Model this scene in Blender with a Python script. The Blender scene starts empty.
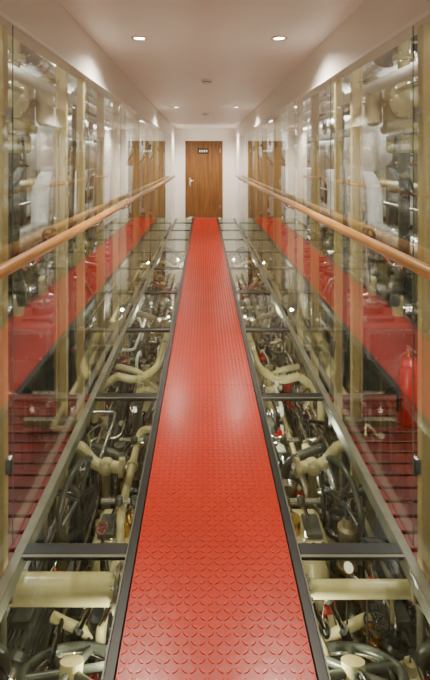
import bpy, math, random
from mathutils import Vector, Matrix
random.seed(7)
CX=0.036
def hexc(r,g,b):
    f=lambda c:((c/255)/12.92 if c/255<=0.04045 else ((c/255+0.055)/1.055)**2.4)
    return (f(r),f(g),f(b),1)
# ---------------------------------------------------------------- materials
def pmat(name,col,rough=0.5,metal=0.0,var=0.25,scale=8,bump=0.0,coat=0.0,bscale=60,spec=0.5):
    m=bpy.data.materials.new(name); m.use_nodes=True
    nt=m.node_tree; b=nt.nodes['Principled BSDF']
    b.inputs['Roughness'].default_value=rough; b.inputs['Metallic'].default_value=metal
    b.inputs['Coat Weight'].default_value=coat; b.inputs['Specular IOR Level'].default_value=spec
    tc=nt.nodes.new('ShaderNodeTexCoord')
    n=nt.nodes.new('ShaderNodeTexNoise'); n.inputs['Scale'].default_value=scale; n.inputs['Detail'].default_value=5
    nt.links.new(tc.outputs['Object'],n.inputs['Vector'])
    r=nt.nodes.new('ShaderNodeValToRGB')
    r.color_ramp.elements[0].position=0.3; r.color_ramp.elements[1].position=0.62
    r.color_ramp.elements[0].color=tuple(c*(1-var) for c in col[:3])+(1,)
    r.color_ramp.elements[1].color=tuple(col[:3])+(1,)
    nt.links.new(n.outputs['Fac'],r.inputs['Fac']); nt.links.new(r.outputs['Color'],b.inputs['Base Color'])
    if bump>0:
        n2=nt.nodes.new('ShaderNodeTexNoise'); n2.inputs['Scale'].default_value=bscale; n2.inputs['Detail'].default_value=3
        nt.links.new(tc.outputs['Object'],n2.inputs['Vector'])
        bp=nt.nodes.new('ShaderNodeBump'); bp.inputs['Strength'].default_value=bump; bp.inputs['Distance'].default_value=0.02
        nt.links.new(n2.outputs['Fac'],bp.inputs['Height']); nt.links.new(bp.outputs['Normal'],b.inputs['Normal'])
    return m
def emat(name,col,s):
    m=bpy.data.materials.new(name); m.use_nodes=True; nt=m.node_tree; nt.nodes.clear()
    e=nt.nodes.new('ShaderNodeEmission'); e.inputs['Color'].default_value=col; e.inputs['Strength'].default_value=s
    o=nt.nodes.new('ShaderNodeOutputMaterial'); nt.links.new(e.outputs[0],o.inputs[0]); return m
def glassmat(name,tint,base,amp,pw):
    m=bpy.data.materials.new(name); m.use_nodes=True; nt=m.node_tree; nt.nodes.clear()
    t=nt.nodes.new('ShaderNodeBsdfTransparent'); t.inputs['Color'].default_value=tint
    g=nt.nodes.new('ShaderNodeBsdfGlossy'); g.inputs['Roughness'].default_value=0.0; g.inputs['Color'].default_value=(1,1,1,1)
    lw=nt.nodes.new('ShaderNodeLayerWeight'); lw.inputs['Blend'].default_value=0.5
    p=nt.nodes.new('ShaderNodeMath'); p.operation='POWER'; p.inputs[1].default_value=pw
    nt.links.new(lw.outputs['Facing'],p.inputs[0])
    ma=nt.nodes.new('ShaderNodeMath'); ma.operation='MULTIPLY_ADD'; ma.inputs[1].default_value=amp; ma.inputs[2].default_value=base
    nt.links.new(p.outputs[0],ma.inputs[0])
    mx=nt.nodes.new('ShaderNodeMixShader'); nt.links.new(ma.outputs[0],mx.inputs[0])
    nt.links.new(t.outputs[0],mx.inputs[1]); nt.links.new(g.outputs[0],mx.inputs[2])
    o=nt.nodes.new('ShaderNodeOutputMaterial'); nt.links.new(mx.outputs[0],o.inputs[0]); return m
def woodmat(name,c1,c2,axis='Z',rough=0.4,scale=6):
    m=bpy.data.materials.new(name); m.use_nodes=True; nt=m.node_tree; b=nt.nodes['Principled BSDF']
    tc=nt.nodes.new('ShaderNodeTexCoord'); mp=nt.nodes.new('ShaderNodeMapping')
    s={'Z':(8,8,0.5),'Y':(8,0.5,8)}[axis]; mp.inputs['Scale'].default_value=s
    n=nt.nodes.new('ShaderNodeTexNoise'); n.inputs['Scale'].default_value=scale; n.inputs['Detail'].default_value=6; n.inputs['Distortion'].default_value=0.6
    r=nt.nodes.new('ShaderNodeValToRGB'); r.color_ramp.elements[0].color=c1; r.color_ramp.elements[1].color=c2
    r.color_ramp.elements[0].position=0.35; r.color_ramp.elements[1].position=0.65
    nt.links.new(tc.outputs['Object'],mp.inputs[0]); nt.links.new(mp.outputs[0],n.inputs['Vector'])
    nt.links.new(n.outputs['Fac'],r.inputs[0]); nt.links.new(r.outputs[0],b.inputs['Base Color'])
    b.inputs['Roughness'].default_value=rough; b.inputs['Coat Weight'].default_value=0.15
    return m
M={}
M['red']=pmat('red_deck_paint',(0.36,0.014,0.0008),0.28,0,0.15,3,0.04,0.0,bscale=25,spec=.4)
M['redtop']=pmat('highlight_red_tread',(0.62,0.045,0.008),0.18,0,0.2,30,0,0,spec=.6)  # lighter red for lozenge tops, highlights put into the colour
M['black']=pmat('black_steel',(0.010,0.012,0.011),0.35,0.2,0.4,12)
M['olive']=pmat('olive_steel',(0.12,0.12,0.08),0.35,0.1,0.3,10)
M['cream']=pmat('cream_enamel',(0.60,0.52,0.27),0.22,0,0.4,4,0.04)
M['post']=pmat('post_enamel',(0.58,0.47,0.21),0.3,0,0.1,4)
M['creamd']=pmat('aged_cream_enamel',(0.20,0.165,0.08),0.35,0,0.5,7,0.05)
M['white']=pmat('white_lagging',(0.92,0.92,0.90),0.5,0,0.12,5,0.5,bscale=14)
M['wall']=pmat('hull_frame_grey',(0.16,0.145,0.10),0.5,0,0.3,2)
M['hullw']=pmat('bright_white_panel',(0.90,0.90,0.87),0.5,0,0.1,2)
M['deckh']=pmat('deckhead_grey',(0.02,0.019,0.015),0.5,0,0.3,2)
M['ceil']=pmat('ceiling_white',(0.91,0.89,0.86),0.45,0,0.02,2)
M['fascia']=pmat('fascia_white',(0.84,0.80,0.74),0.4,0,0.03,2)
M['foil']=pmat('foil_lagging',(0.85,0.85,0.83),0.22,0.95,0.3,9,1.0,bscale=12)
M['steel']=pmat('bright_steel',(0.78,0.78,0.76),0.15,1.0,0.3,14)
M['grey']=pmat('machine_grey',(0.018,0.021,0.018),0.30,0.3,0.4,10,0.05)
M['greymid']=pmat('machine_midgrey',(0.075,0.082,0.065),0.33,0.1,0.4,10,0.05)
M['dark']=pmat('oily_dark',(0.004,0.005,0.004),0.3,0.3,0.5,8)
M['maroon']=pmat('maroon_paint',(0.13,0.006,0.0025),0.28,0,0.3,8)
M['slat']=pmat('red_slats',(0.15,0.011,0.004),0.4,0,0.3,6)
M['brass']=pmat('brass',(0.70,0.42,0.12),0.25,1.0,0.2,10)
M['exred']=pmat('extinguisher_red',(0.45,0.005,0.002),0.2,0,0.05,4,0,0.3)
M['rubber']=pmat('black_rubber',(0.008,0.008,0.008),0.5,0,0.2,10)
M['dial']=pmat('dial_white',(0.85,0.85,0.8),0.3,0,0.02,4)
M['door']=woodmat('oak_door',hexc(98,64,28),hexc(128,88,44),'Z',0.4,3)
M['rail']=woodmat('oak_rail',hexc(168,114,46),hexc(206,150,74),'Y',0.3,5)
M['glassw']=glassmat('wall_glass',(0.965,0.985,0.96,1),0.015,0.62,2.8)
M['glassf']=glassmat('floor_glass',(0.93,0.97,0.92,1),0.025,0.34,3.4)
M['edge']=pmat('glass_edge_green',(0.14,0.20,0.14),0.15,0,0.1,5)
M['lamp']=emat('lamp_warm',(1,0.92,0.78,1),25)
M['tube']=emat('fluorescent_tube',(1,0.97,0.88,1),12)
M['bulb']=emat('bulkhead_bulb',(1,0.95,0.8,1),40)
# ---------------------------------------------------------------- mesh builder
class MB:
    def __init__(s): s.v=[];s.f=[];s.m=[];s.sm=[];s.mats=[]
    def mi(s,k):
        if k not in s.mats: s.mats.append(k)
        return s.mats.index(k)
    def add(s,vs,fs,k,smooth=False):
        o=len(s.v); s.v+= [tuple(v) for v in vs]; i=s.mi(k)
        for n,f in enumerate(fs):
            s.f.append(tuple(o+a for a in f)); s.m.append(i)
            s.sm.append(smooth[n] if isinstance(smooth,list) else smooth)
    def box(s,x0,x1,y0,y1,z0,z1,k,c=0.0):
        if x0>x1:x0,x1=x1,x0
        if c<=0:
            vs=[(x,y,z) for x in(x0,x1) for y in(y0,y1) for z in(z0,z1)]
            s.add(vs,[(0,1,3,2),(4,6,7,5),(0,4,5,1),(2,3,7,6),(0,2,6,4),(1,5,7,3)],k)
        else:
            vs=[];idx={}
            for a,(x,dx) in enumerate(((x0,1),(x1,-1))):
                for b,(y,dy) in enumerate(((y0,1),(y1,-1))):
                    for d,(z,dz) in enumerate(((z0,1),(z1,-1))):
                        idx[a,b,d]=len(vs); vs+=[(x,y+dy*c,z+dz*c),(x+dx*c,y,z+dz*c),(x+dx*c,y+dy*c,z)]
            fs=[]
            I=lambda a,b,d,n: idx[a,b,d]+n
            for a in(0,1): fs.append([I(a,0,0,0),I(a,1,0,0),I(a,1,1,0),I(a,0,1,0)][::(-1 if a==0 else 1)])
            for b in(0,1): fs.append([I(0,b,0,1),I(1,b,0,1),I(1,b,1,1),I(0,b,1,1)][::(1 if b==0 else -1)])
            for d in(0,1): fs.append([I(0,0,d,2),I(1,0,d,2),I(1,1,d,2),I(0,1,d,2)][::(-1 if d==0 else 1)])
            for b in(0,1):
                for d in(0,1): fs.append([I(0,b,d,1),I(1,b,d,1),I(1,b,d,2),I(0,b,d,2)])
            for a in(0,1):
                for d in(0,1): fs.append([I(a,0,d,0),I(a,1,d,0),I(a,1,d,2),I(a,0,d,2)])
            for a in(0,1):
                for b in(0,1): fs.append([I(a,b,0,0),I(a,b,1,0),I(a,b,1,1),I(a,b,0,1)])
            for a in(0,1):
                for b in(0,1):
                    for d in(0,1): fs.append([I(a,b,d,0),I(a,b,d,1),I(a,b,d,2)])
            s.add(vs,fs,k)
    def tube(s,pts,r,k,n=12,fillet=0.0,cap=True):
        P=[Vector(p) for p in pts]
        if fillet>0 and len(P)>2:
            Q=[P[0]]
            for i in range(1,len(P)-1):
                a=(P[i-1]-P[i]); b=(P[i+1]-P[i]); fl=min(fillet,a.length*.49,b.length*.49)
                A=P[i]+a.normalized()*fl; B=P[i]+b.normalized()*fl
                for t in range(7):
                    u=t/6; Q.append(A*(1-u)**2+P[i]*2*u*(1-u)+B*u*u)
            Q.append(P[-1]); P=Q
        rs=r if isinstance(r,list) else [r]*len(P)
        d=(P[1]-P[0]).normalized(); up=Vector((0,0,1)) if abs(d.z)<.9 else Vector((1,0,0))
        u=d.cross(up).normalized(); vs=[]
        for i,p in enumerate(P):
            if i==0: t=P[1]-P[0]
            elif i==len(P)-1: t=P[-1]-P[-2]
            else: t=(P[i+1]-P[i]).normalized()+(P[i]-P[i-1]).normalized()
            if t.length<1e-7: t=d
            t=t.normalized(); u=(u-t*u.dot(t)).normalized(); w=t.cross(u)
            for j in range(n):
                a=2*math.pi*j/n; vs.append(p+(u*math.cos(a)+w*math.sin(a))*rs[i])
        fs=[];sm=[]
        for i in range(len(P)-1):
            for j in range(n):
                fs.append((i*n+j,i*n+(j+1)%n,(i+1)*n+(j+1)%n,(i+1)*n+j)); sm.append(True)
        s.add(vs,fs,k,sm)
        if cap:
            s.add(vs[:n],[tuple(range(n))[::-1]],k); s.add(vs[-n:],[tuple(range(n))],k)
    def cyl(s,p0,p1,r,k,n=20): s.tube([p0,p1],r,k,n)
    def lathe(s,p,axis,prof,k,n=24):
        a=Vector(axis).normalized(); up=Vector((0,0,1)) if abs(a.z)<.9 else Vector((1,0,0))
        u=a.cross(up).normalized(); w=a.cross(u); p=Vector(p)
        for (h0,r0),(h1,r1) in zip(prof[:-1],prof[1:]):
            vs=[];
            for h,r in((h0,r0),(h1,r1)):
                for j in range(n):
                    t=2*math.pi*j/n; vs.append(p+a*h+(u*math.cos(t)+w*math.sin(t))*max(r,1e-4))
            s.add(vs,[(j,(j+1)%n,n+(j+1)%n,n+j) for j in range(n)],k,True)
    def dome(s,p,axis,r,h,k,n=20):
        s.lathe(p,axis,[(h*math.sin(t*math.pi/10),r*math.cos(t*math.pi/10)) for t in range(6)],k,n)
    def sphere(s,p,r,k,n=16):
        s.lathe(p,(0,0,1),[(-r*math.cos(t*math.pi/8),r*math.sin(t*math.pi/8)) for t in range(9)],k,n)
    def torus(s,p,axis,R,r,k,n=36,m=10):
        a=Vector(axis).normalized(); up=Vector((0,0,1)) if abs(a.z)<.9 else Vector((1,0,0))
        u=a.cross(up).normalized(); w=a.cross(u); p=Vector(p); vs=[];fs=[]
        for i in range(n):
            t=2*math.pi*i/n; c=u*math.cos(t)+w*math.sin(t)
            for j in range(m):
                q=2*math.pi*j/m; vs.append(p+c*(R+r*math.cos(q))+a*r*math.sin(q))
        for i in range(n):
            for j in range(m):
                fs.append((i*m+j,((i+1)%n)*m+j,((i+1)%n)*m+(j+1)%m,i*m+(j+1)%m))
        s.add(vs,fs,k,True)
    def wheel(s,p,axis,R,r,k,spokes=5,hub=None,kh=None):
        s.torus(p,axis,R,r,k)
        a=Vector(axis).normalized(); up=Vector((0,0,1)) if abs(a.z)<.9 else Vector((1,0,0))
        u=a.cross(up).normalized(); w=a.cross(u); p=Vector(p)
        for i in range(spokes):
            t=2*math.pi*i/spokes+.3; s.tube([p,p+(u*math.cos(t)+w*math.sin(t))*R],r*.75,k,8)
        h=hub or R*.22
        s.cyl(p-a*h*.7,p+a*h*.7,h,kh or k,16)
    def flange(s,p,axis,r,k,t=0.02,bolts=8):
        a=Vector(axis).normalized(); p=Vector(p)
        s.cyl(p-a*t,p-a*0.002,r*1.6,k,20); s.cyl(p+a*0.002,p+a*t,r*1.6,k,20)
        up=Vector((0,0,1)) if abs(a.z)<.9 else Vector((1,0,0)); u=a.cross(up).normalized(); w=a.cross(u)
        for i in range(bolts):
            q=2*math.pi*i/bolts; c=p+(u*math.cos(q)+w*math.sin(q))*r*1.33
            s.cyl(c-a*t*1.7,c+a*t*1.7,r*.12+.002,'steel',6)
    def valve(s,p,axis,r,k,wk='grey',up=(0,0,1),R=None):
        a=Vector(axis).normalized(); p=Vector(p); up=Vector(up)
        s.sphere(p,r*1.45,k); s.cyl(p-a*r*2.6,p+a*r*2.6,r,k,14)
        s.flange(p-a*r*2.6,a,r,k,r*.3); s.flange(p+a*r*2.6,a,r,k,r*.3)
        s.cyl(p,p+up*r*2.6,r*.75,k,12); s.cyl(p+up*r*2.3,p+up*r*2.7,r*1.15,k,12)
        s.cyl(p+up*r*2.6,p+up*r*5,r*.22,'steel',8)
        s.wheel(p+up*r*4.6,up,R or r*2.1,r*.22,wk,5)
    def motor(s,p,axis,r,L,k):
        a=Vector(axis).normalized(); p=Vector(p)
        s.cyl(p-a*L/2,p+a*L/2,r*.9,k,24)
        up=Vector((0,0,1)); u=a.cross(up).normalized(); w=a.cross(u)
        for i in range(28):
            q=2*math.pi*i/28; c=(u*math.cos(q)+w*math.sin(q))
            s.tube([p-a*L*.42+c*r*.95,p+a*L*.42+c*r*.95],r*.05,k,4)
        s.lathe(p-a*L*.5,-a,[(0,r*1.04),(L*.12,r*1.0),(L*.17,r*.75),(L*.17,0)],k)
        s.lathe(p+a*L*.5,a,[(-.01,r*1.08),(L*.08,r*1.08),(L*.12,r*.5),(L*.3,r*.16),(L*.3,0)],k)
        b=p+up*r*1.05; s.box(b.x-r*.4,b.x+r*.4,b.y-r*.4,b.y+r*.4,b.z-r*.25,b.z+r*.3,k,r*.06)
        f=p-up*r; s.box(f.x-r*.9,f.x+r*.9,f.y-r*.9,f.y+r*.9,f.z-r*.25,f.z+r*.1,k,r*.05)
    def gauge(s,p,axis,r):
        s.lathe(p,axis,[(-r*.5,0),(-r*.5,r),(0,r*1.05),(r*.1,r),(r*.1,r*.88)],'brass')
        s.lathe(p,axis,[(r*.04,r*.9),(r*.04,0)],'dial')
    def done(s,name,parent=None):
        me=bpy.data.meshes.new(name); me.from_pydata(s.v,[],s.f)
        for k in s.mats: me.materials.append(M[k])
        me.polygons.foreach_set('material_index',s.m); me.polygons.foreach_set('use_smooth',s.sm)
        me.update()
        ob=bpy.data.objects.new(name,me); bpy.context.scene.collection.objects.link(ob)
        if parent: ob.parent=parent
        return ob
def A(s,a): return CX+s*a
def light(par,name,typ,loc,e,col,**kw):
    l=bpy.data.lights.new(name,typ); l.energy=e; l.color=col
    for k,v in kw.items(): setattr(l,k,v)
    o=bpy.data.objects.new(name,l); o.location=loc; bpy.context.scene.collection.objects.link(o); o.parent=par
    return o
Y0,Y1=-1.6,12.1; ZB=-1.9; ZT=2.75; HW=3.0
# ---------------------------------------------------------------- shell
b=MB(); b.box(A(-1,HW),A(1,HW),Y0,Y1,ZB-.1,ZB,'dark'); b.done('floor')
b=MB(); b.box(A(-1,.90),A(1,.90),Y0,Y1,2.38,2.44,'ceil')
for s in(-1,1): b.box(A(s,.90),A(s,HW),Y0,Y1,ZT,ZT+.06,'deckh'); b.box(A(s,.88),A(s,.90),Y0,Y1,2.44,ZT+.06,'deckh')
b.done('ceiling')
for s,nm in((-1,'left'),(1,'right')):
    b=MB(); b.box(A(s,.80),A(s,.88),Y0,Y1,2.09,2.38,'fascia'); b.box(A(s,.79),A(s,.80),Y0,Y1,2.09,2.105,'ceil'); b.done('trim_1' if s<0 else 'trim_2')
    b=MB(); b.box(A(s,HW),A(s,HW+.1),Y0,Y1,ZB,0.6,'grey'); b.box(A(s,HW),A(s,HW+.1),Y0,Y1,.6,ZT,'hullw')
    y=Y0+.3
    while y<Y1:
        b.box(A(s,HW-.16),A(s,HW),y,y+.03,ZB,ZT,'wall'); b.box(A(s,HW-.17),A(s,HW-.15),y-.04,y+.07,ZB,ZT,'wall'); y+=.93
    for z in(-.6,.5,1.6): b.box(A(s,HW-.1),A(s,HW),Y0,Y1,z,z+.025,'wall')
    b.done('wall_'+nm)
    b=MB(); b.box(A(s,.80),A(s,.90),10.75,Y1,ZB,2.09,'ceil'); b.done('wall_passage_'+nm)
b=MB()
b.box(A(-1,HW+.1),-.50,Y1,Y1+.1,ZB,ZT,'ceil'); b.box(.50,A(1,HW+.1),Y1,Y1+.1,ZB,ZT,'ceil'); b.box(-.50,.50,Y1,Y1+.1,2.06,ZT,'ceil'); b.box(-.5,.5,Y1,Y1+.1,ZB,0,'ceil')
b.done('wall_end')
b=MB(); b.box(A(-1,HW+.1),A(1,HW+.1),Y0-.1,Y0,ZB,ZT,'ceil'); b.done('wall_back')
b=MB()
b.box(-.44,.44,Y1+.0,Y1+.05,.0,2.0,'door',.004)
for x in(-.498,.44): b.box(x,x+.058,Y1-.02,Y1+.08,0,2.058,'door',.004)
b.box(-.498,.498,Y1-.02,Y1+.08,2.0,2.058,'door',.004)
b.box(-.17,.12,Y1-.012,Y1,1.72,1.86,'rubber')
for i,x in enumerate((-.13,-.07,-.01,.05)): b.box(x,x+.035,Y1-.016,Y1-.012,1.76,1.82,'dial')
b.box(-.40,-.35,Y1-.012,Y1,.86,1.08,'steel',.003)
b.tube([(-.375,Y1-.01,1.0),(-.375,Y1-.06,1.0),(-.27,Y1-.06,1.0)],.011,'steel',10,.02)
for z in(.25,1.75): b.cyl((.43,Y1-.015,z),(.43,Y1-.015,z+.1),.01,'steel',8)
b.box(-.44,.44,Y1-.02,Y1+.05,-.0,.012,'steel')
b.done('door_1')
# ---------------------------------------------------------------- walkway with raised lozenges
b=MB(); W0,W1=-.265,.337
yy=Y0
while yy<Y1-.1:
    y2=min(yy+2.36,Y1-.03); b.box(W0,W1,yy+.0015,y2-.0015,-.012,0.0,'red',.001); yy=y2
p=.0262; vs=[];fs=[];ft=[]
nx=int((W1-W0)/p); ny=int((Y1-Y0-.05)/p)
for j in range(ny):
    for i in range(nx):
        cx=W0+(i+.5)*(W1-W0)/nx; cy=Y0+(j+.5)*p
        if cy<.9: continue
        t=math.radians(38 if (i+j)%2 else -38); c,s_=math.cos(t),math.sin(t); o=len(vs)
        l,w,h=.0125,.0036,.0022
        for (u,v,z) in((-l,0,0),(-l*.4,w,0),(l*.4,w,0),(l,0,0),(l*.4,-w,0),(-l*.4,-w,0),(-l*.8,0,h),(-l*.35,w*.7,h),(l*.35,w*.7,h),(l*.8,0,h),(l*.35,-w*.7,h),(-l*.35,-w*.7,h)):
            vs.append((cx+u*c-v*s_,cy+u*s_+v*c,z))
        for k in range(6): fs.append((o+(k+1)%6,o+k,o+6+k,o+6+(k+1)%6))
        ft.append(tuple(o+6+k for k in range(5,-1,-1)))
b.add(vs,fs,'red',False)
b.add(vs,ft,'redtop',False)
b.done('tread_plate_walkway')
# ---------------------------------------------------------------- floor frame
CB=[.63+1.18*i-1.18 for i in range(11)]
b=MB()
for s in(-1,1):
    b.box(A(s,.303),A(s,.340),Y0,Y1-.03,-.06,-.001,'black',.004)
    b.box(A(s,.748),A(s,.790),Y0,Y1-.03,-.07,-.001,'olive',.004)
    b.box(A(s,.338),A(s,.343),Y0,Y1-.03,-.004,.001,'olive')
    for y in CB:
        if y>Y0+.1 and y<Y1-.3:
            b.box(A(s,.343),A(s,.750),y-.028,y+.028,-.03,-.001,'black',.004)
            b.box(A(s,.343),A(s,.750),y-.041,y-.029,-.004,.000,'olive')
            if y<10.6: b.box(A(s,.79),A(s,1.22),y-.03,y+.01,-.20,-.15,'creamd',.005)
for y in CB: b.box(A(-1,.31),A(1,.31),y-.04,y+.04,-.06,-.014,'black')
b.done('floor_support_frame')
for s in(-1,1):
    for i in range(len(CB)):
        y0=CB[i]+.042; y1=(CB[i+1]-.042) if i+1<len(CB) else Y1-.03
        b=MB(); b.box(A(s,.345),A(s,.746),y0,y1,-.012,-.002,'glassf'); b.done('glass_floor_panel')
for s in(-1,1):
    for i in range(len(CB)-1):
        y0=CB[i]+.006; y1=min(CB[i+1]-.006,10.74)
        if y1<=y0: continue
        b=MB(); b.box(A(s,.80),A(s,.804),y0,y1,.004,2.089,'glassw')
        b.box(A(s,.80),A(s,.804),y0-.0015,y0-.0005,.004,2.089,'edge')
        b.done('glass_wall_panel')
    b=MB()
    for y in CB:
        if y>10.6: continue
        b.box(A(s,.826),A(s,.872),y-.022,y+.022,-.16,2.089,'post',.004)
        b.box(A(s,.804),A(s,.826),y-.012,y+.012,.3,.36,'steel'); b.box(A(s,.804),A(s,.826),y-.012,y+.012,1.7,1.76,'steel')
    b.done('glass_wall_post_row')
    b=MB()
    for y in CB[1:]:
        if y>10.6: continue
        y+=.15
        b.box(A(s,.985),A(s,.995),y-.022,y+.022,ZB,ZT,'post'); b.box(A(s,1.045),A(s,1.055),y-.022,y+.022,ZB,ZT,'post')
        b.box(A(s,.99),A(s,1.05),y-.005,y+.005,ZB,ZT,'post')
    b.done('hull_stanchion_row')
for s in(-1,1):
    b=MB(); b.tube([(A(s,.735),-1.2,1.165),(A(s,.735),10.75,1.165)],.024,'rail',16)
    for y in CB:
        if y>10.7 or y<-.6: continue
        b.tube([(A(s,.80),y+.12,1.10),(A(s,.76),y+.12,1.10),(A(s,.735),y+.12,1.145)],.008,'steel',8,.02)
        b.cyl((A(s,.80),y+.12,1.10),(A(s,.793),y+.12,1.10),.024,'steel',16)
    b.done('wooden_handrail')
for y in(-.9,3.08,7.1,11.1):
    for s in(-1,1):
        x=A(s,.475)
        b=MB(); b.lathe((x,y,2.38),(0,0,-1),[(0,.055),(.006,.055),(.008,.042),(-.0,.036)],'steel'); b.lathe((x,y,2.378),(0,0,-1),[(0,.038),(0.0001,0)],'lamp')
        o=b.done('recessed_downlight')
        light(o,'downlight_beam','SPOT',(x,y,2.35),138,(1,.87,.71),spot_size=2.6,spot_blend=.9,shadow_soft_size=.04)
for x,y in((.03,4.7),(.03,8.0)):
    b=MB(); b.lathe((x,y,2.38),(0,0,-1),[(0,.06),(.018,.06),(.022,.05)],'dial'); b.lathe((x,y,2.358),(0,0,-1),[(0,.05),(.004,.044),(.004,.036)],'greymid'); b.lathe((x,y,2.354),(0,0,-1),[(0,.04),(.02,.034),(.026,0)],'dial'); b.done('smoke_detector')
for s in(-1,1):
    for y in(1.6,4.0,6.4,8.8,11.0):
        b=MB(); b.box(A(s,1.95),A(s,2.15),y-.6,y+.6,2.50,2.56,'dial',.01)
        for a in(2.01,2.09): b.cyl((A(s,a),y-.57,2.485),(A(s,a),y+.57,2.485),.013,'tube',10)
        for yy in(y-.4,y+.4): b.cyl((A(s,2.05),yy,2.55),(A(s,2.05),yy,ZT),.01,'steel',6)
        o=b.done('fluorescent_light')
        light(o,'fluorescent_glow','AREA',(A(s,2.05),y,2.46),36,(1,.96,.88),shape='RECTANGLE',size=.16,size_y=1.1)
    for y in(1.3,2.5,4.7,7.0,9.4):  # added floods, hidden behind the fascia, light the machinery from the front
        b=MB(); b.box(A(s,.90),A(s,.915),y-.05,y+.05,2.38,2.50,'greymid',.004)
        b.tube([(A(s,.905),y,2.44),(A(s,.95),y,2.44),(A(s,.96),y,2.40)],.012,'greymid',8,.02)
        b.lathe((A(s,.96),y,2.40),(s*.6,0,-.8),[(0,.015),(.03,.04),(.05,.042),(.05,.036)],'greymid'); b.lathe((A(s,.96),y,2.40),(s*.6,0,-.8),[(.045,.034),(.046,0)],'bulb')
        o=b.done('added_fill_light')
        light(o,'added_fill_beam','POINT',(A(s,1.02),y,2.32),5.5,(1,.94,.82),shadow_soft_size=.02)
for s in(-1,1):
    for y,a,z in((1.95,.40,-.66),(3.55,.52,-.66),(5.9,.5,-.5),(8.6,.5,-.5)):
        b=MB(); x=A(s,a); b.lathe((x,y,z),(0,0,1),[(-.04,0),(-.04,.02),(0,.024),(.005,.018)],'greymid'); b.dome((x,y,z),(0,0,1),.014,.018,'bulb')
        b.cyl((x,y,z-.04),(x,y,ZB),.009,'grey',8)
        o=b.done('bulkhead_lamp')
        light(o,'underfloor_glow','POINT',(x,y,z+.10),10,(1,.94,.78),shadow_soft_size=.015)
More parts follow.
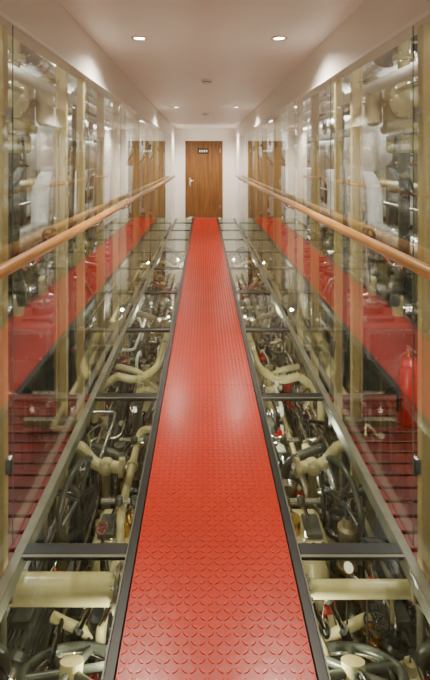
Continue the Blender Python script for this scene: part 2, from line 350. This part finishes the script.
# ---------------------------------------------------------------- engines
for s in(-1,1):
    b=MB(); E0,E1=3.75,11.3; a0,a1=1.25,2.15
    b.box(A(s,a0),A(s,a1),E0,E1,-1.3,-.02,'greymid',.03)
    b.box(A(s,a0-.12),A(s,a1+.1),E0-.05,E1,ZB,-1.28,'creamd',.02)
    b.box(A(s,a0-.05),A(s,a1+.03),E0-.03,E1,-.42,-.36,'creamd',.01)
    n=12; dy=(E1-E0)/n
    for i in range(n):
        y=E0+(i+.5)*dy
        b.box(A(s,a0+.05),A(s,a0+.55),y-.24,y+.24,-.02,.16,'maroon',.03)
        b.box(A(s,a0+.09),A(s,a0+.36),y-.17,y+.17,.16,.20,'maroon',.012)
        b.cyl((A(s,a0+.22),y,.2),(A(s,a0+.22),y,.25),.11,'maroon',8); b.cyl((A(s,a0+.22),y,.25),(A(s,a0+.22),y,.285),.06,'steel',6)
        for q in range(8):
            t=q*math.pi/4+.39; b.cyl((A(s,a0+.22)+.09*math.cos(t),y+.09*math.sin(t),.24),(A(s,a0+.22)+.09*math.cos(t),y+.09*math.sin(t),.27),.012,'steel',6)
        b.cyl((A(s,a0+.45),y,.16),(A(s,a0+.45),y,.32),.05,'cream',12); b.dome((A(s,a0+.45),y,.32),(0,0,1),.05,.03,'cream',12)
        for q in(-.2,0,.2):
            for aa in(a0+.09,a0+.5): b.cyl((A(s,aa),y+q,.15),(A(s,aa),y+q,.215),.018,'steel',6)
        b.lathe((A(s,a0-.07),y,-.3),(0,0,1),[(0,.05),(.16,.05),(.18,.035),(.27,.035),(.27,.018),(.31,.018),(.31,0)],'cream',14)
        b.tube([(A(s,a0-.07),y,0),(A(s,a0-.07),y,.14),(A(s,a0+.02),y,.32),(A(s,a0+.2),y,.35),(A(s,a0+.22),y,.28)],.010,'steel',8,.06)
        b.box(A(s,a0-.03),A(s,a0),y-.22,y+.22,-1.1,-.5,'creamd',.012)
        for q in(-.19,0,.19):
            for z in(-1.06,-.54): b.cyl((A(s,a0-.045),y+q,z),(A(s,a0),y+q,z),.014,'steel',6)
        b.tube([(A(s,a0-.05),y-.1,-.8),(A(s,a0-.09),y-.1,-.8),(A(s,a0-.09),y+.1,-.8),(A(s,a0-.05),y+.1,-.8)],.01,'steel',6,.02)
        b.tube([(A(s,a0+.5),y+.1,.15),(A(s,a0+.75),y+.1,.15),(A(s,a0+.8),y+.1,.55)],.075,'foil',14,.14)
        b.flange((A(s,a0+.8),y+.1,.36),(0,0,1),.075,'grey',.02)
    b.box(A(s,a0+.6),A(s,a1),E0+.05,E1,-.02,.08,'grey',.01)
    b.tube([(A(s,a0-.13),E0,-.02),(A(s,a0-.13),E1,-.02)],.022,'steel',10)
    b.tube([(A(s,a0-.02),E0,.10),(A(s,a0-.02),E1,.10)],.014,'brass',8)
    b.tube([(A(s,a0-.14),E0-.1,-.38),(A(s,a0-.14),E1,-.38)],.035,'cream',12)
    b.tube([(A(s,a0+.8),E0,.66),(A(s,a0+.8),E1,.66)],.15,'foil',20)
    b.cyl((A(s,1.7),E0-.1,-.7),(A(s,1.7),E0,-.7),.42,'grey',36); b.torus((A(s,1.7),E0-.1,-.7),(0,1,0),.38,.03,'steel')
    b.box(A(s,1.3),A(s,2.0),E0-.06,E0+.03,-.1,.15,'grey',.02)
    for q in range(6):
        for z in(-.06,.12): b.cyl((A(s,1.36+.115*q),E0-.075,z),(A(s,1.36+.115*q),E0-.05,z),.015,'steel',6)
    b.done('marine_diesel_engine')
    b=MB()
    x=A(s,1.72); b.tube([(x,4.9,1.62),(x,12.0,1.62)],.20,'white',22)
    for y in(5.2,6.6,8.0,9.4): b.cyl((x,y,1.62),(x,y+.05,1.62),.215,'foil',22)
    b.tube([(x,4.95,1.62),(x,4.6,1.62),(x,4.55,2.0),(A(s,1.75),4.5,2.74)],.19,'white',20,.25)
    for y in(5.6,7.2,8.8): b.tube([(A(s,2.05),y,.66),(A(s,2.05),y,1.25),(x,y+.15,1.6)],.12,'white',16,.2)
    for y in(5.0,7.6,10.2): b.box(x-.015,x+.015,y,y+.03,1.8,ZT,'steel')
    b.done('lagged_exhaust_pipe')
    b=MB()
    x=A(s,2.54); b.tube([(x,1.0,2.2),(x,12.0,2.2)],.25,'foil',22)
    for k in range(14): b.cyl((x,1.4+.78*k,2.2),(x,1.43+.78*k,2.2),.258,'steel',22)
    for y in(1.6,5,8.4,11.5): b.box(x-.01,x+.01,y,y+.03,2.4,ZT,'steel')
    b.done('ventilation_duct')
    b=MB()
    b.tube([(A(s,1.45),3.7,2.45),(A(s,1.42),5.0,2.33),(A(s,1.35),6.4,2.28),(A(s,1.35),11.9,2.28)],.15,'foil',20,.4)
    for y in(4.2,5.6,7,8.5,10): b.cyl((A(s,1.37),y,2.3),(A(s,1.37),y+.03,2.3),.165,'steel',20); b.box(A(s,1.36),A(s,1.38),y,y+.03,2.4,ZT,'steel')
    b.done('foil_lagged_duct')
    b=MB()
    y=.2
    while y<12: b.box(A(s,.90),A(s,HW-.18),y,y+.012,2.58,ZT,'creamd'); b.box(A(s,.90),A(s,HW-.18),y-.03,y+.042,2.57,2.582,'creamd'); y+=.62
    b.done('deck_beam_row')
    b=MB()
    for a,z,r,k in((1.02,2.5,.035,'cream'),(1.12,2.54,.022,'brass'),(1.28,2.02,.018,'steel'),(1.15,2.06,.04,'white'),(2.7,1.2,.05,'cream'),(2.7,.9,.03,'steel'),(2.7,.3,.06,'creamd'),(2.7,1.5,.035,'maroon')):
        b.tube([(A(s,a),.6,z),(A(s,a),12.0,z)],r,k,10)
        y=1.3+random.random()
        while y<11: b.flange((A(s,a),y,z),(0,1,0),r,k,.015,6); y+=1.5+random.random()*1.5
    for y in (1.9,3.9,5.6,7.4,9.1,10.5):
        b.tube([(A(s,1.15),y,2.06),(A(s,1.15),y+.0,1.9),(A(s,1.2),y+.05,.9),(A(s,1.18),y+.05,-.5)],.022,'greymid',10,.12)
        b.tube([(A(s,1.2),y+.3,2.06),(A(s,1.22),y+.3,1.7),(A(s,1.45),y+.35,1.4),(A(s,1.5),y+.35,.4)],.03,'foil',10,.15)
        b.valve((A(s,1.22),y+.3,1.85),(0,0,1),.03,'creamd','maroon',up=(-s,0,0))
        b.box(A(s,1.0),A(s,1.3),y-.01,y+.01,2.10,2.12,'steel'); b.box(A(s,1.0),A(s,1.02),y-.01,y+.01,2.1,ZT,'steel')
    b.done('overhead_pipework')
    b=MB(); b.box(A(s,2.45),A(s,2.75),.5,11.9,1.85,1.86,'steel')
    for k in range(6): b.tube([(A(s,2.48+.045*k),.5,1.88),(A(s,2.48+.045*k),11.9,1.88)],.016,'rubber',6)
    for y in(1,3,5,7,9,11): b.box(A(s,2.5),A(s,HW-.19),y,y+.02,1.82,1.85,'steel')
    b.done('cable_tray')
for s in(-1,1):
    b=MB(); x=A(s,1.40); y=3.25; z=1.96
    b.lathe((x,y,z-.22),(0,0,1),[(0,0),(0,.15),(.03,.165),(.05,.165),(.05,.145),(.36,.145),(.36,.165),(.385,.165),(.40,.14),(.44,.10),(.46,.05),(.46,0)],'cream',28)
    for i in range(12):
        q=i*math.pi/6; b.cyl((x+.156*math.cos(q),y+.156*math.sin(q),z+.12),(x+.156*math.cos(q),y+.156*math.sin(q),z+.18),.008,'steel',6)
    b.lathe((x-s*.04,y-.12,z),(0,-1,0),[(-.06,.11),(.0,.11),(.0,.13),(.03,.13),(.04,.10),(.06,.06),(.07,0)],'cream')
    for i in range(8):
        q=i*math.pi/4; b.cyl((x-s*.04+.118*math.cos(q),y-.13,z+.118*math.sin(q)),(x-s*.04+.118*math.cos(q),y-.16,z+.118*math.sin(q)),.009,'steel',6)
    b.box(x-.09,x+.09,y-.12,y+.12,z-.36,z-.22,'cream',.02)
    b.cyl((x-s*.22,y,z-.12),(x-s*.22,y,z+.14),.06,'cream',20); b.dome((x-s*.22,y,z+.14),(0,0,1),.06,.05,'cream'); b.dome((x-s*.22,y,z-.12),(0,0,-1),.06,.05,'cream'); b.cyl((x-s*.22,y,z),(x,y,z),.03,'cream',12)
    b.tube([(x,y,z+.2),(x,y,ZT)],.045,'cream',14); b.flange((x,y,z+.32),(0,0,1),.05,'cream')
    b.tube([(x,y,z-.34),(x,y,.9),(x+s*.1,y+.4,.4)],.04,'greymid',14,.1)
    b.tube([(x-s*.1,y-.1,z-.25),(x-s*.15,y-.15,z-.5),(x+s*.05,y-.1,z-.7),(x+s*.02,y,z-.5)],.010,'rubber',8,.12)
    b.done('valve_actuator')
    b=MB(); b.wheel((A(s,1.15),3.3,1.0),(0,1,0),.055,.012,'rubber',4,.02,'brass'); b.cyl((A(s,1.15),3.3,1.0),(A(s,1.15),3.45,1.0),.012,'brass',8)
    b.tube([(A(s,1.15),3.45,1.0),(A(s,1.15),3.45,ZB)],.025,'creamd',10); b.sphere((A(s,1.15),3.45,1.0),.04,'creamd'); b.done('handwheel_valve')
for s in(-1,1):
    b=MB(); z=-.25
    for i in range(15):
        y=2.0+i*.1; b.box(A(s,.90),A(s,1.75),y,y+.082,z-.03,z,'slat',.004)
    for a in(.95,1.3,1.65): b.box(A(s,a),A(s,a+.04),2.0,3.5,z-.09,z-.03,'olive')
    for a in(.96,1.66):
        for y in(2.1,3.3): b.cyl((A(s,a+.01),y,ZB),(A(s,a+.01),y,z-.05),.02,'olive',8)
    b.done('slatted_platform')
def extinguisher(x,y,z):
    b=MB(); b.lathe((x,y,z),(0,0,1),[(0,0),(0,.062),(.015,.07),(.37,.07),(.41,.058),(.44,.03),(.455,.022)],'exred',28)
    b.lathe((x,y,z),(0,0,1),[(.455,.02),(.50,.02),(.50,0)],'brass',14)
    b.box(x-.012,x+.012,y-.11,y+.02,.515+z,.525+z,'rubber'); b.tube([(x,y,z+.49),(x,y-.06,z+.49),(x,y-.12,z+.47)],.007,'rubber',6,.02)
    b.tube([(x,y,z+.48),(x-.06,y-.02,z+.47),(x-.088,y-.03,z+.36),(x-.085,y-.03,z+.1)],.011,'rubber',8,.05)
    b.done('fire_extinguisher')
extinguisher(1.40,3.10,-.25)
# ---------------------------------------------------------------- underfloor machinery
for s in(-1,1):
    X=lambda a:A(s,a)
    b=MB()
    b.tube([(X(.30),2.08,-.42),(X(1.1),2.08,-.42),(X(1.15),2.08,ZB)],.06 if s<0 else .035,'cream',22,.12)
    b.flange((X(.42),2.08,-.42),(1,0,0),.055 if s<0 else .035,'creamd',.02); b.cyl((X(.34),2.08,-.42),(X(.34),2.08,ZB),.04,'creamd',12)
    b.done('cooling_water_pipe')
    b=MB(); b.wheel((X(.60),1.92,-.62),(0,.45,.9),.20,.022,'greymid',6,.05,'cream')
    b.torus((X(.60),1.93,-.64),(0,.45,.9),.16,.012,'steel')
    b.lathe((X(.60),1.90,-.67),(0,-.45,-.9),[(0,.09),(.06,.12),(.2,.13),(.22,.05),(.5,.05)],'grey')
    b.box(X(.5),X(.74),1.6,2.0,ZB,-.98,'grey',.02)
    b.done('flywheel_pump')
    b=MB()
    b.box(X(.42),X(.70),2.62,2.95,-1.0,-.70,'cream',.03); b.lathe((X(.56),2.62,-.83),(0,-1,0),[(0,.12),(.03,.12),(.05,.09),(.12,.05),(.2,.04),(.2,0)],'cream')
    b.cyl((X(.50),2.75,-.70),(X(.50),2.75,-.62),.05,'brass',16); b.box(X(.57),X(.67),2.68,2.84,-.70,-.66,'greymid',.008)
    for q in range(5): b.cyl((X(.44+.055*q),2.64,-.71),(X(.44+.055*q),2.64,-.685),.012,'steel',6)
    b.box(X(.40),X(.72),2.6,3.0,ZB,-1.0,'grey',.02)
    b.done('gearbox')
    b=MB()
    b.wheel((X(.84),2.92,-.62),(1,.35*s,0),.21,.020,'greymid',5,.04,'steel'); b.cyl((X(.84),2.92,-.62),(X(1.2),3.02,-.62),.022,'steel',12)
    b.box(X(1.12),X(1.3),2.84,3.08,ZB,-.5,'grey',.02)
    b.done('sluice_handwheel')
    b=MB()
    b.tube([(X(.60),3.02,-.50),(X(.78),3.05,-.50),(X(.86),3.08,-.40),(X(1.1),3.1,-.36)],.036,'cream',16,.07)
    b.cyl((X(.57),3.02,-.50),(X(.60),3.02,-.50),.06,'cream',20); b.sphere((X(.69),3.03,-.5),.055,'cream')
    b.cyl((X(.585),3.02,-.50),(X(.55),3.02,-.50),.025,'steel',12); b.cyl((X(.69),3.03,-.5),(X(.69),3.03,ZB),.028,'creamd',10)
    b.done('elbow_valve')
    b=MB()
    b.tube([(X(.80),4.0,-.36),(X(.62),3.95,-.38),(X(.46),4.1,-.34),(X(.43),4.9,-.32)],.034,'cream',16,.16)
    b.tube([(X(.43),4.9,-.32),(X(.43),5.1,-.5),(X(.5),5.1,ZB)],.034,'cream',14,.1)
    b.tube([(X(.80),4.0,-.36),(X(1.0),4.0,-.5),(X(1.0),4.0,ZB)],.034,'cream',14,.1)
    b.flange((X(.60),3.965,-.375),(1,-.1*s,0),.034,'cream',.014); b.flange((X(.43),4.6,-.325),(0,1,0),.034,'cream',.014)
    b.done('bilge_pipe')
    for (a,y,z,r,L,k,ax) in((.55,3.5,-.85,.13,.34,'greymid',(0,1,0)),(.95,2.3,-.9,.12,.3,'greymid',(0,1,0)),(.58,4.55,-.72,.12,.3,'cream',(0,1,0)),(.55,5.7,-.62,.13,.34,'creamd',(1,0,0)),(.6,6.9,-.58,.14,.34,'maroon',(0,1,0)),(.55,8.1,-.52,.13,.34,'cream',(0,1,0)),(.6,9.4,-.52,.13,.34,'grey',(0,1,0)),(.55,1.35,-1.0,.13,.32,'grey',(0,1,0)),(.50,2.42,-.98,.10,.26,'cream',(1,0,0))):
        b=MB(); b.motor((X(a),y,z),ax,r,L,k); b.box(X(a)-r,X(a)+r,y-r*1.1,y+r*1.1,ZB,z-r*1.15,'dark',.01)
        b.lathe((X(a),y-L*.55,z),(0,-1,0),[(0,r*.4),(.04,r*.9),(.09,r*1.0),(.12,r*.8),(.13,r*.3),(.13,0)],'steel' if k!='cream' else 'cream')
        b.tube([(X(a),y-L*.55-.06,z),(X(a),y-L*.55-.06,z+r*1.6),(X(a+.12),y-L*.55-.06,z+r*2.2),(X(a+.3),y-L*.5,z+r*2.2)],r*.24,k,12,.07)
        b.done('electric_pump')
    b=MB()
    for n in range(15):
        y=1.55+n*.6
        for q in(0,.09):
            p0=Vector((X(.46+q),y,-.52)); p1=Vector((X(.72+q),y+.18,-1.15))
            b.cyl(p0,p1,.014,'steel',10); b.sphere(p0,.03,'greymid',12); b.sphere(p1,.035,'grey',12)
            b.cyl(p0.lerp(p1,.35),p0.lerp(p1,.55),.026,'grey',12)
        b.cyl((X(.38),y,-.52),(X(.66),y,-.52),.016,'steel',10)
        b.cyl((X(.62),y+.18,-1.15),(X(1.0),y+.18,-1.15),.03,'grey',12)
        b.box(X(.8),X(.86),y+.12,y+.24,ZB,-1.1,'grey',.01); b.cyl((X(.38),y,-.52),(X(.38),y,ZB),.018,'grey',8)
    b.done('rod_linkage')
    b=MB()
    rnd=random.Random(11 if s<0 else 29)
    cols=['cream','creamd','steel','grey','greymid','steel','grey','cream','steel','dark','white']
    for n in range(16):
        a=.36+rnd.random()*.82; z=-.62-rnd.random()*.8; r=rnd.choice([.012,.016,.020,.026,.034])
        y=1.2+rnd.random()*1.0; pts=[(X(a),y,ZB),(X(a),y,z)]
        while y<8.8:
            L=.5+rnd.random()*1.4; y2=y+L; pts.append((X(a),y2,z))
            if rnd.random()<.6:
                a=min(1.18,max(.36,a+rnd.uniform(-.3,.3))); pts.append((X(a),y2,z))
            else:
                z=min(-.5,max(-1.45,z+rnd.uniform(-.3,.3))); pts.append((X(a),y2,z))
            y=y2
        pts.append((X(a),y,ZB))
        k=rnd.choice(cols); b.tube(pts,r,k,10,.07)
        for q in range(1,len(pts)-1,2):
            m=Vector(pts[q]).lerp(Vector(pts[q+1]),.5)
            if abs(pts[q+1][1]-pts[q][1])>.3:
                if rnd.random()<.35 and r>.012: b.valve(m,(0,1,0),max(r*.8,.018),rnd.choice(['cream','brass','greymid']),rnd.choice(['grey','maroon','greymid']))
                else: b.flange(m,(0,1,0),r,k,.012,6)
    for n in range(130):
        y=1.4+rnd.random()*8.6; a=.36+rnd.random()*.8; z=-.46-rnd.random()*.45; r=rnd.choice([.005,.008,.012,.017])
        a2=a+rnd.uniform(-.12,.12); a2=min(1.18,max(.36,a2)); y2=y+rnd.uniform(-.35,.35)
        b.tube([(X(a),y,ZB),(X(a),y,z),(X(a2),y2,z+rnd.uniform(-.1,.05)),(X(a2),y2,ZB)],r,rnd.choice(cols),8,.06)
        t=rnd.random()
        if t<.06: b.sphere((X(a),y,z-.08),r*2.2,'cream',12); b.wheel((X(a),y,z+.05),(rnd.uniform(-.3,.3),rnd.uniform(-.6,.1),1),.03,.006,rnd.choice(['maroon','grey']),4); b.cyl((X(a),y,z-.05),(X(a),y,z+.05),.007,'steel',6)
        elif t<.16: b.gauge((X(a),y-.02,z+.03),(0,-.7,.7),.026)
        elif t<.65: b.lathe((X(a),y,z-.25),(0,0,1),[(-.1,.02),(-.1,.06),(-.08,.06),(-.08,.045),(.12,.045),(.12,.055),(.14,.055),(.15,.03),(.19,.025),(.19,0)],rnd.choice(['cream','grey','greymid','steel','exred','creamd']),16)
        elif t<.8:
            for q in range(3): b.cyl((X(a),y,z-.05-.07*q),(X(a),y,z-.065-.07*q),r*2.4,'steel',6)
    for n in range(50):
        y=1.3+n*.19; a=.40+rnd.random()*.72; w=.06+rnd.random()*.07; z=-.72-rnd.random()*.45
        b.box(X(a-w),X(a+w),y-.08,y+.09,ZB,z,rnd.choice(['grey','dark','greymid','grey','greymid','creamd']),.015)
        b.lathe((X(a),y,z),(0,0,1),[(0,w*.8),(.03,w*.8),(.04,w*.55),(.11,w*.55),(.12,w*.3),(.12,0)],rnd.choice(['steel','grey','cream','greymid']),16)
        for q in range(6):
            t=q*math.pi/3; b.cyl((X(a)+w*.66*math.cos(t),y+w*.66*math.sin(t),z+.02),(X(a)+w*.66*math.cos(t),y+w*.66*math.sin(t),z+.045),.008,'steel',6)
    b.done('bilge_pipework')
    b=MB(); b.box(X(2.3),X(2.7),1.9,3.0,ZB,1.6,'creamd',.02)
    for y in(1.95,2.5): b.box(X(2.28),X(2.3),y,y+.48,.1,1.5,'creamd',.006); b.cyl((X(2.28),y+.1,.8),(X(2.25),y+.1,.8),.02,'rubber',10)
    b.done('electrical_cabinet')
    b=MB()
    for y in(6.4,9.6):
        b.lathe((X(2.45),y,ZB),(0,0,1),[(0,0),(0,.16),(.2,.18),(2.3,.18),(2.5,.12),(2.55,0)],'creamd',26)
        for z in(-.3,.3): b.torus((X(2.45),y,z),(0,0,1),.18,.012,'steel')
    b.done('storage_tank')
w=bpy.data.worlds.new('World'); bpy.context.scene.world=w; w.use_nodes=True
w.node_tree.nodes['Background'].inputs[0].default_value=(.9,.85,.75,1); w.node_tree.nodes['Background'].inputs[1].default_value=.1
cam=bpy.data.cameras.new('camera'); co=bpy.data.objects.new('camera',cam); bpy.context.scene.collection.objects.link(co)
co.location=(0,0,1.55); co.rotation_euler=(math.pi/2,0,0)
cam.sensor_width=36; cam.lens=453/680*36; cam.shift_y=-180/680; cam.shift_x=11/680; cam.clip_start=.02
bpy.context.scene.camera=co
